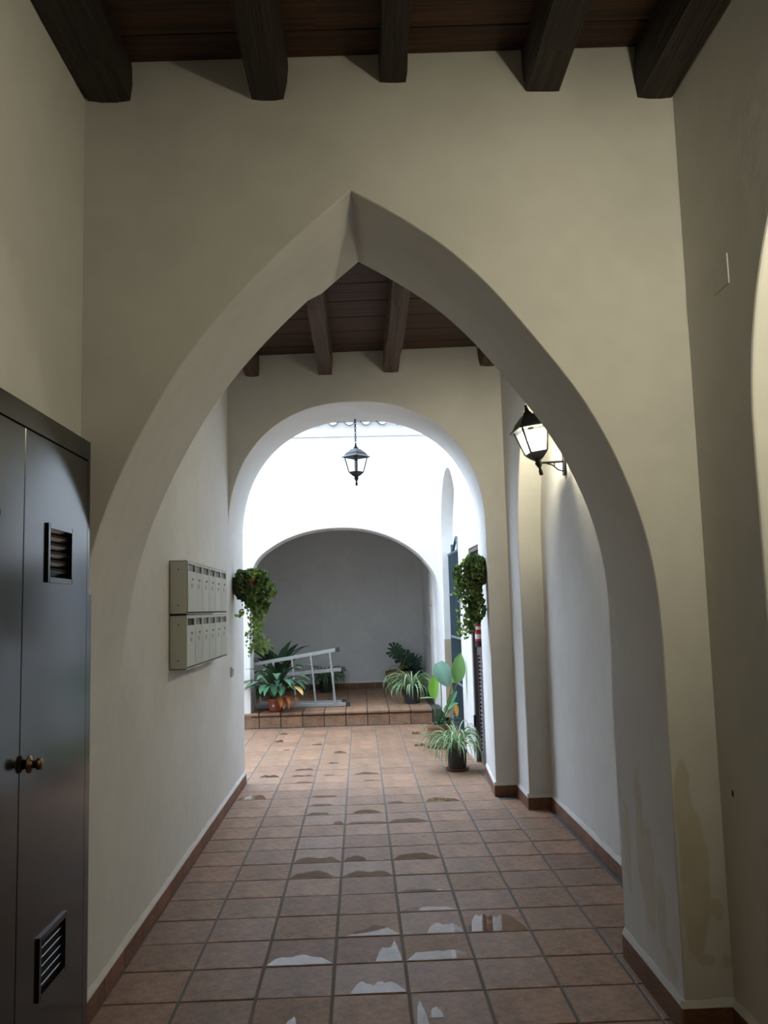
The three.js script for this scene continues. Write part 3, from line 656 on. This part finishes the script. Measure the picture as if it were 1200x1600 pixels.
// a leaf that leaves the origin along +x, rises at elev and bends down; width profile prof(t); stripe shades the middle
function leaf(len, wid, elev, droop, { seg = 9, fold = 0.25, prof = (t) => Math.sin(Math.PI * Math.min(1, t * 0.92 + 0.08)) ** 0.8, stripe = 1, edge = 1, twist = 0, petiole = 0 } = {}) {
  const P = [], U = [], C = [], I = []; let x = 0, y = 0, a = elev; const ds = len / seg;
  for (let i = 0; i <= seg; i++) {
    const t = i / seg, w = t < petiole ? 0.006 : wid * 0.5 * prof((t - petiole) / (1 - petiole)), nx = -Math.sin(a), ny = Math.cos(a), tw = twist * t;
    for (const k of [-1, -0.5, 0, 0.5, 1]) {
      const lift = Math.abs(k) * w * fold;
      P.push(x + nx * (lift + k * w * Math.sin(tw)), y + ny * (lift + k * w * Math.sin(tw)), k * w * Math.cos(tw)); U.push(t, k * 0.5 + 0.5);
      const s = k === 0 ? stripe : Math.abs(k) === 1 ? edge : 1; C.push(s, s, s);
    }
    x += Math.cos(a) * ds; y += Math.sin(a) * ds; a -= droop / seg * (0.5 + t);
  }
  for (let i = 0; i < seg; i++) for (let k = 0; k < 4; k++) { const q = i * 5 + k; I.push(q, q + 5, q + 1, q + 1, q + 5, q + 6); }
  const g = new THREE.BufferGeometry(); g.setAttribute('position', new THREE.Float32BufferAttribute(P, 3)); g.setAttribute('uv', new THREE.Float32BufferAttribute(U, 2)); g.setAttribute('color', new THREE.Float32BufferAttribute(C, 3)); g.setIndex(I); g.computeVertexNormals();
  return g;
}
function pot(t, mat, rTop, rBot, h, rim = 0.015, saucer) {
  const p = part('pot', lathe([[0, 0.004], [rBot, 0], [rBot + 0.003, 0.006], [rTop - rim * 0.4, h - rim * 2], [rTop, h - rim * 2], [rTop, h], [rTop - 0.012, h], [rTop - 0.016, h - 0.03], [0, h - 0.03]], 28), mat, t);
  part('soil', new THREE.CylinderGeometry(rTop - 0.014, rTop - 0.016, 0.012, 20), soil, p, [0, h - 0.026, 0]);
  if (saucer) part('saucer', lathe([[0, 0], [rBot + 0.02, 0], [rBot + 0.035, 0.022], [rBot + 0.03, 0.022], [rBot + 0.016, 0.006], [0, 0.006]], 28), saucer, t);
  return p;
}
const blade = (t) => Math.min(1, t * 6 + 0.35) * (1 - t ** 3) + 0.04;
function spiderPlant(label, pos, { n = 110, len = [0.32, 0.46], potR = 0.11, potH = 0.2, mats, mat = darkPot, saucer, group = 'spider plants in pots', wide = 0.016, depth = 1, maxRight = 9 }) {
  const t = thing('spider_plant', label, 'potted plant', pos, 0, group);
  pot(t, mat, potR, potR * 0.8, potH, 0.012, saucer);
  const geos = []; for (let i = 0; i < 10; i++) geos.push(leaf(1, wide / 0.4 * rr(0.8, 1.15), 0.8 + 0.62 * i / 9, rr(3.0, 4.0), { prof: blade, fold: 0.5, seg: 12 }));
  for (let i = 0; i < n; i++) {
    const k = Math.floor(rnd() * 10), L = rr(...len) * (0.8 + 0.03 * k), a = rnd() * Math.PI * 2, m = part('leaf', geos[k], mats[Math.floor(rnd() * mats.length)], t, [Math.cos(a) * rr(0.01, 0.05), potH - 0.02, -Math.sin(a) * rr(0.01, 0.05)], [0, a, 0]);
    geos[k].computeBoundingBox();
    const reach = geos[k].boundingBox.max.x * L * Math.cos(a), q = (1 - (1 - depth) * Math.abs(Math.sin(a))) * (reach > maxRight ? maxRight / reach : 1);
    m.scale.set(L * q, L, 0.4);
  }
  return t;
}
const spA = [leafMat(0.14, 0.26, 0.09, 0.2), leafMat(0.30, 0.42, 0.22, 0.2), leafMat(0.22, 0.36, 0.17, 0.2), leafMat(0.46, 0.56, 0.36, 0.2)];
const spDark = [leafMat(0.07, 0.14, 0.06, 0.15), leafMat(0.11, 0.19, 0.09, 0.15)];
spiderPlant('variegated spider plant on the floor at the foot of the round arch', [0.885, 0.0, -8.42], { n: 130, len: [0.4, 0.58], mats: spA, potR: 0.1, potH: 0.19, saucer: terracotta, maxRight: 0.19 });
spiderPlant('pale striped spider plant at the right end of the tiled step', [0.7, 0.2, -12.47], { n: 130, len: [0.45, 0.68], mats: spA, potR: 0.13, potH: 0.2, wide: 0.018, maxRight: 0.26 });
spiderPlant('dark spider plant behind the ladder against the porch rear wall', [-0.60, 0.2, -14.5], { n: 120, len: [0.4, 0.62], mats: spDark, potR: 0.12, potH: 0.19, wide: 0.018, depth: 0.8 });

// aspidistra on the step, with dry leaves
{
  const t = thing('aspidistra', 'broad-leaved potted plant with yellowing leaves at the left end of the step', 'potted plant', [-1.19, 0.2, -11.96]);
  pot(t, terracottaRed, 0.1, 0.08, 0.17, 0.012, terracottaRed);
  const asp = (t2) => Math.max(0.03, Math.sin(Math.PI * Math.min(1, t2 * 0.94 + 0.06)) ** 0.75);
  const green = [leafMat(0.035, 0.10, 0.04, 0.1), leafMat(0.055, 0.15, 0.07, 0.12), leafMat(0.025, 0.07, 0.032, 0.08)], yellow = leafMat(0.72, 0.46, 0.12, 0.3), dry = leafMat(0.55, 0.2, 0.07, 0.2);
  const L = (len, wid, elev, droop, az, mat, pet = 0.3) => part('leaf', leaf(len, wid, elev, droop, { prof: asp, fold: 0.22, stripe: 1.15, edge: 0.9, petiole: pet, seg: 12 }), mat, t, [Math.cos(az) * 0.03, 0.14, -Math.sin(az) * 0.03], [0, az, 0]);
  for (let i = 0; i < 58; i++) {
    const az = rnd() * Math.PI * 2, up = rnd(), back = Math.sin(az) > 0.2;
    const left = Math.cos(az) < -0.25 && Math.sin(az) > -0.35;
    L((0.46 + 0.36 * up) * (left ? 0.6 : back ? 0.52 : 1), rr(0.08, 0.115), 0.95 + 0.55 * up, rr(1.9, 3.0) - 0.5 * up, az, green[i % 3], 0.36);
  }
  L(0.55, 0.1, 1.35, 3.1, -1.2, green[1], 0.4); L(0.56, 0.12, 1.4, 3.3, -1.5, green[1], 0.45); L(0.58, 0.1, 1.3, 2.9, -1.95, green[1], 0.45); L(0.6, 0.1, 1.2, 2.4, -2.5, green[1], 0.4); L(0.6, 0.1, 1.2, 2.5, -0.5, green[1], 0.4);
  L(0.62, 0.115, 1.0, 2.35, -0.72, yellow, 0.5);
  for (const [az, e, len, d] of [[-1.25, 0.5, 0.3, 2.6], [-0.95, 0.6, 0.34, 2.5], [-0.65, 0.5, 0.32, 2.5], [-1.1, 0.2, 0.27, 2.2], [-0.4, 0.6, 0.34, 2.6], [-0.8, 0.1, 0.26, 2.0]])
    part('leaf', leaf(len, 0.075, e, d, { prof: asp, fold: 0.35, edge: 0.85, petiole: 0.12, seg: 10 }), dry, t, [Math.cos(az) * 0.095, 0.165, -Math.sin(az) * 0.095], [0, az, 0]);
  part('pot_label', new THREE.CircleGeometry(0.016, 12), labelWhite, t, [-0.02, 0.085, 0.0975]);
}
{
  const t = thing('leafy_plant', 'dark leafy plant behind the ladder in the left porch corner', 'potted plant', [-1.3, 0.2, -13.5]);
  pot(t, darkPot, 0.15, 0.11, 0.26);
  const gm = [leafMat(0.035, 0.09, 0.04, 0.1), leafMat(0.05, 0.11, 0.05, 0.1)];
  for (let i = 0; i < 30; i++) { const az = rnd() * Math.PI * 2; part('leaf', leaf(rr(0.5, 0.9), rr(0.09, 0.14), rr(1.0, 1.5), rr(0.8, 2.0), { fold: 0.25, petiole: 0.35, seg: 10 }), gm[i % 2], t, [0, 0.22, 0], [0, az, 0]); }
}
// strelitzia in a terracotta pot
{
  const t = thing('paddle_leaf_plant', 'tall paddle-leaved plant in a terracotta pot by the gate', 'potted plant', [0.845, 0, -9.78]);
  pot(t, terracotta, 0.15, 0.108, 0.255, 0.018, terracotta);
  const pr = (q) => Math.max(0.02, Math.sin(Math.PI * Math.min(1, q * 0.92 + 0.08) ** 0.85) ** 0.8);
  const bright = leafMat(0.22, 0.50, 0.05, 0.45), mid = leafMat(0.16, 0.32, 0.09, 0.35), blue = leafMat(0.20, 0.36, 0.27, 0.25), deep = leafMat(0.07, 0.19, 0.09, 0.15), ylw = leafMat(0.75, 0.42, 0.08, 0.3), litter = leafMat(0.12, 0.2, 0.14, 0.1);
  // stem to a point, then a leaf blade placed there with its own frame: dir (length), face (normal)
  const paddle = (pts, len, wid, dir, face, mat, bend = 0.5, fold = 0.3) => {
    const g = leaf(len, wid, 0, bend, { prof: pr, fold, stripe: 1.25, edge: 0.95, seg: 14 });
    const X = V(...dir).normalize(), Y = V(...face); Y.addScaledVector(X, -X.dot(Y)).normalize(); const Z = X.clone().cross(Y);
    g.applyMatrix4(new THREE.Matrix4().makeBasis(X, Y, Z).setPosition(V(...pts[pts.length - 1])));
    const m = part('leaf', g, mat, t);
    part('stem', tube(pts, 0.006, 14, 6), stemMat, m);
  };
  const b = [-0.01, 0.23, 0];
  paddle([b, [-0.045, 0.35, 0.02], [-0.05, 0.54, 0.03]], 0.29, 0.13, [0.06, 1, 0.12], [-0.5, 0, 0.85], bright, 0.15, 0.5);
  paddle([b, [-0.04, 0.4, 0.05], [-0.06, 0.545, 0.08]], 0.17, 0.045, [-1, 0.12, 0.2], [0, 1, 0.2], mid, 0.25);
  paddle([[0.01, 0.23, 0], [0.03, 0.5, 0.02], [0.025, 0.74, 0.03], [0.01, 0.93, 0.02]], 0.3, 0.2, [0.35, -1, 0.45], [-0.25, 0.3, 0.9], blue, 0.8, 0.3);
  paddle([[0.02, 0.23, 0], [0.09, 0.48, 0.2], [0.17, 0.76, 0.5]], 0.3, 0.16, [0.12, 1, 0.05], [-0.4, 0.1, 1], mid, 0.1, 0.35);
  paddle([[0.02, 0.23, 0], [0.07, 0.46, 0.2], [0.115, 0.74, 0.45]], 0.27, 0.13, [0.2, 1, 0.0], [0.7, 0.1, 0.7], mid, 0.2, 0.45);
  paddle([[0.02, 0.23, 0.02], [0.06, 0.36, 0.05], [0.1, 0.45, 0.06]], 0.2, 0.08, [0.4, 0.8, 0.1], [-0.5, 0.2, 0.8], deep, 0.6);
  paddle([[0.02, 0.23, 0.02], [0.04, 0.33, 0.07], [0.05, 0.4, 0.08]], 0.19, 0.085, [0.5, 0.5, 0.3], [-0.5, 0.6, 0.6], deep, 0.9);
  paddle([[0.02, 0.23, 0.02], [0.1, 0.4, 0.1], [0.17, 0.48, 0.15]], 0.14, 0.055, [0.12, -1, 0.1], [0, 0.1, 1], ylw, 0.3);
  for (let i = 0; i < 34; i++) { const az = rr(-2.2, 0.7); part('leaf', leaf(rr(0.12, 0.24), rr(0.04, 0.07), rr(0.3, 1.4), rr(0.8, 2), { seg: 7 }), i % 3 ? deep : litter, t, [rr(-0.05, 0.1), 0.23, rr(-0.05, 0.08)], [0, az, 0]); }
}
// monstera in a large planter at the back
{
  const t = thing('monstera', 'dark split-leaf plant in a large terracotta planter at the porch back', 'potted plant', [0.63, 0.2, -14.5]);
  part('planter', lathe([[0, 0.004], [0.17, 0], [0.235, 0.24], [0.25, 0.25], [0.25, 0.315], [0.235, 0.32], [0.23, 0.28], [0, 0.28]], 28), terracotta, t);
  part('soil', new THREE.CylinderGeometry(0.228, 0.228, 0.012, 20), soil, t, [0, 0.286, 0]);
  const dark = leafMat(0.03, 0.07, 0.04, 0.08);
  const mon = new THREE.Shape(); mon.moveTo(0, 0);
  const rim = []; const NL = 6;
  for (let s = 1; s >= -1; s -= 2) {
    const seq = []; for (let i = 0; i < NL; i++) { const a = 0.25 + i / NL * 2.5, R = 0.165 * (1 - 0.12 * Math.cos(a * 1.2)); seq.push([Math.sin(a) * R, 0.13 - Math.cos(a) * R * 1.15], [Math.sin(a + 0.3) * R, 0.13 - Math.cos(a + 0.3) * R * 1.15], [Math.sin(a + 0.36) * R * 0.42, 0.13 - Math.cos(a + 0.36) * R * 0.5]); }
    rim.push(s > 0 ? seq : seq.map(([x, y]) => [-x, y]).reverse());
  }
  for (const [x, y] of rim[0]) mon.lineTo(x, y); mon.lineTo(0, 0.33); for (const [x, y] of rim[1]) mon.lineTo(x, y); mon.closePath();
  const mg = col(new THREE.ShapeGeometry(mon), () => [1, 1, 1]);
  { const p = mg.attributes.position; for (let i = 0; i < p.count; i++) p.setZ(i, -0.5 * p.getX(i) ** 2 - 0.9 * (p.getY(i) - 0.1) ** 2); mg.computeVertexNormals(); }
  const put = (tip, rot, s, from) => { const m = part('leaf', mg, dark, t, tip, rot); m.scale.setScalar(s); part('stem', tube([from, [(from[0] + tip[0]) / 2, (from[1] + tip[1]) / 2 + 0.06, (from[2] + tip[2]) / 2], tip], 0.008, 12, 6), stemMat, t); };
  const f = [0, 0.28, 0];
  put([0.04, 0.6, 0.06], [-0.3, 0.3, 1.25], 0.85, f); put([0.16, 0.6, 0.1], [0.2, -0.4, 2.5], 1.05, f); put([0.15, 0.34, 0.14], [-0.5, 0.4, -1.3], 0.9, f); put([0.18, 0.36, 0.05], [-0.3, -0.5, -0.5], 0.8, f);
  for (let i = 0; i < 16; i++) part('leaf', leaf(rr(0.2, 0.36), rr(0.06, 0.09), rr(0.3, 1.2), rr(1, 2.2), { seg: 8 }), dark, t, [rr(0, 0.15), 0.28, rr(-0.05, 0.12)], [0, rr(-1.6, 1.0), 0]);
  part('stem', tube([[-0.2, 0.3, 0.1], [-0.16, 0.39, 0.12], [-0.06, 0.4, 0.12], [0.02, 0.3, 0.1]], 0.004, 14, 5), stemMat, t);
}
// wall planters with trailing vines
function ivyLeaf() {
  const pts = [[0, -0.1], [0.42, -0.28], [0.75, 0.08], [0.55, 0.42], [0.3, 0.55], [0, 1.0], [-0.3, 0.55], [-0.55, 0.42], [-0.75, 0.08], [-0.42, -0.28]], P = [], U = [];
  for (let i = 0; i < pts.length; i++) { const a = pts[i], b = pts[(i + 1) % pts.length], z = ([x, y]) => -0.25 * Math.abs(x) - 0.15 * y * y; P.push(0, 0.2, 0.06, a[0], a[1], z(a), b[0], b[1], z(b)); U.push(0.5, 0.5, a[0] * 0.5 + 0.5, a[1], b[0] * 0.5 + 0.5, b[1]); }
  const g = new THREE.BufferGeometry(); g.setAttribute('position', new THREE.Float32BufferAttribute(P, 3)); g.setAttribute('uv', new THREE.Float32BufferAttribute(U, 2)); g.computeVertexNormals(); return g;
}
const IVY = ivyLeaf();
function scatter(list) {                              // list of [x, y, z, size, yaw, pitch, [r, g, b]]
  const gs = list.map(([x, y, z, s, yaw, pitch, c]) => { const g = IVY.clone(); g.applyMatrix4(new THREE.Matrix4().makeRotationFromEuler(new THREE.Euler(pitch, yaw, rr(-0.6, 0.6) + Math.PI, 'YXZ')).scale(V(s, s, s)).setPosition(x, y, z)); return col(g, () => c); });
  return mergeGeometries(gs);
}
const ivyMat = phys({ color: 0xffffff, roughness: 0.9, transmission: 0.4, thickness: 0, side: THREE.DoubleSide, vertexColors: true });
function wallPlanter(label, pos, side, { bush, vines, palette }) {
  const t = thing('wall_planter', label, 'potted plant', pos, 0, 'trailing plants either side of the round arch');
  part('pot', lathe([[0, 0], [0.05, 0], [0.075, 0.11], [0.082, 0.112], [0.082, 0.135], [0.072, 0.135], [0.07, 0.11], [0, 0.11]], 20), terracotta, t, [0, -0.09, 0]);
  part('wall_hook', tube([[side * 0.075, 0.03, 0], [side * 0.09, 0.05, 0], [side * 0.1, 0.02, 0]], 0.005, 8, 5), blackMetal, t);
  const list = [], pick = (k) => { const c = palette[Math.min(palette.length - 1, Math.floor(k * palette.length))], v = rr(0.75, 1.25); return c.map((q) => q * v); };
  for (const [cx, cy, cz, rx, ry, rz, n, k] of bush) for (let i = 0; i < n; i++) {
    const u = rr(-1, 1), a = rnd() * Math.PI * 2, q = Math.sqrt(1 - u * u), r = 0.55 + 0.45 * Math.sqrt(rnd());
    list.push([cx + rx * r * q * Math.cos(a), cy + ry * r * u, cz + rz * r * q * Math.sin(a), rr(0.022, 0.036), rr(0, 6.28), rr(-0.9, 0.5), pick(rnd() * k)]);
  }
  vines.forEach((pts) => {
    const c = new THREE.CatmullRomCurve3(pts.map((p) => V(...p))); const L = c.getLength(), n = Math.round(L / 0.0115);
    part('vine', new THREE.TubeGeometry(c, 24, 0.0025, 5, false), stemMat, t);
    for (let i = 1; i <= n; i++) { const p = c.getPoint(i / n); list.push([p.x + rr(-0.035, 0.035), p.y + rr(-0.012, 0.012), p.z + rr(-0.03, 0.03), rr(0.016, 0.03), rr(0, 6.28), rr(-0.6, 0.5), pick(Math.min(0.999, 0.35 + 0.65 * rnd()))]); }
  });
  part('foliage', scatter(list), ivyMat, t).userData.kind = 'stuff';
  return t;
}
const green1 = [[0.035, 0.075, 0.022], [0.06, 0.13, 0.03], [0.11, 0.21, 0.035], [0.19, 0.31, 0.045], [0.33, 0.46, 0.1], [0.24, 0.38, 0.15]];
wallPlanter('trailing ivy in a clay pot on the left jamb of the round arch', [-0.985, 1.79, -7.52], -1, {
  palette: green1,
  bush: [[-0.03, 0.0, 0.04, 0.075, 0.13, 0.11, 330, 0.4], [0.04, 0.09, 0.0, 0.09, 0.05, 0.12, 110, 0.8], [0.13, 0.04, -0.02, 0.06, 0.09, 0.09, 150, 0.8], [0.2, -0.05, -0.02, 0.05, 0.06, 0.06, 70, 1], [0.06, -0.1, 0.05, 0.08, 0.1, 0.08, 170, 0.7], [0.11, -0.17, -0.02, 0.08, 0.12, 0.07, 170, 0.95]],
  vines: [[[0.05, 0.02, 0], [0.08, -0.2, 0.02], [0.1, -0.4, 0], [0.08, -0.52, 0]], [[0.06, 0.02, -0.05], [0.12, -0.2, -0.05], [0.13, -0.38, -0.04]], [[0.04, 0, -0.03], [0.03, -0.25, -0.02], [0.02, -0.45, -0.04], [0.03, -0.62, -0.03]], [[0.08, 0, -0.06], [0.07, -0.3, -0.05], [0.12, -0.45, -0.06], [0.19, -0.54, -0.05]], [[0.06, -0.1, -0.08], [0.05, -0.35, -0.08], [0.1, -0.52, -0.08], [0.15, -0.6, -0.06]], [[-0.02, -0.05, 0.06], [-0.01, -0.2, 0.07], [-0.05, -0.25, 0.09], [-0.07, -0.27, 0.1]], [[0.1, 0.03, -0.06], [0.06, -0.3, -0.07], [0.05, -0.5, -0.07], [0.12, -0.58, -0.05]]],
});
wallPlanter('bushy trailing ivy in a clay pot on the right jamb of the round arch', [0.985, 1.8, -7.42], 1, {
  palette: green1.slice(0, 5),
  bush: [[0.01, 0.03, 0.03, 0.085, 0.13, 0.12, 340, 0.7], [0.0, 0.13, 0.0, 0.1, 0.07, 0.11, 150, 0.9], [-0.1, 0.02, 0.0, 0.08, 0.11, 0.09, 180, 0.85], [-0.04, -0.12, 0.03, 0.1, 0.13, 0.1, 260, 0.7], [0.01, -0.26, 0.02, 0.075, 0.13, 0.08, 150, 0.65], [-0.06, -0.36, 0.02, 0.05, 0.12, 0.05, 70, 0.75]],
  vines: [[[-0.06, 0.02, 0], [-0.12, -0.1, 0], [-0.13, -0.3, 0], [-0.15, -0.45, 0]], [[-0.05, 0, 0.03], [-0.09, -0.2, 0.03], [-0.1, -0.4, 0.03], [-0.14, -0.5, 0.03]], [[-0.02, 0, 0], [-0.02, -0.2, 0.02], [-0.05, -0.38, 0.02], [-0.07, -0.52, 0.02]], [[0.02, 0, 0], [0.02, -0.25, 0], [0.0, -0.35, 0]], [[-0.08, 0.03, 0], [-0.15, -0.05, 0], [-0.16, -0.15, 0]]],
});
// small runners on the floor by the spider plant
// ------------------------------------------------------------------ fire extinguisher
{
  const t = thing('fire_extinguisher', 'red fire extinguisher hanging in front of the louvred door', 'extinguisher', [1.127, 1.16, -8.28]);
  part('cylinder', lathe([[0, 0.005], [0.036, 0], [0.041, 0.015], [0.041, 0.27], [0.036, 0.3], [0.02, 0.325], [0.016, 0.345], [0, 0.345]], 22), redPaint, t);
  part('base_band', new THREE.CylinderGeometry(0.0418, 0.0418, 0.05, 22, 1, true), rubber, t, [0, 0.03, 0]);
  part('label_band', new THREE.CylinderGeometry(0.0416, 0.0416, 0.045, 22, 1, true), labelWhite, t, [0, 0.1, 0]);
  part('label_band', new THREE.CylinderGeometry(0.0416, 0.0416, 0.03, 22, 1, true), labelWhite, t, [0, 0.18, 0]);
  part('valve', new RoundedBoxGeometry(0.03, 0.03, 0.09, 1, 0.005), blackMetal, t, [0, 0.35, 0.01]);
  part('hose', tube([[0, 0.35, 0.05], [-0.03, 0.34, 0.09], [-0.045, 0.24, 0.06], [-0.047, 0.15, 0.03]], 0.007, 16, 6), rubber, t);
  part('bracket', box(0.03, 0.05, 0.26, 0.28, -0.012, 0.012), blackMetal, t);
}
shade(scene);
scene.traverse((o) => { if (o.isMesh && o.name === 'pane') o.castShadow = false; });
renderer.render(scene, camera);
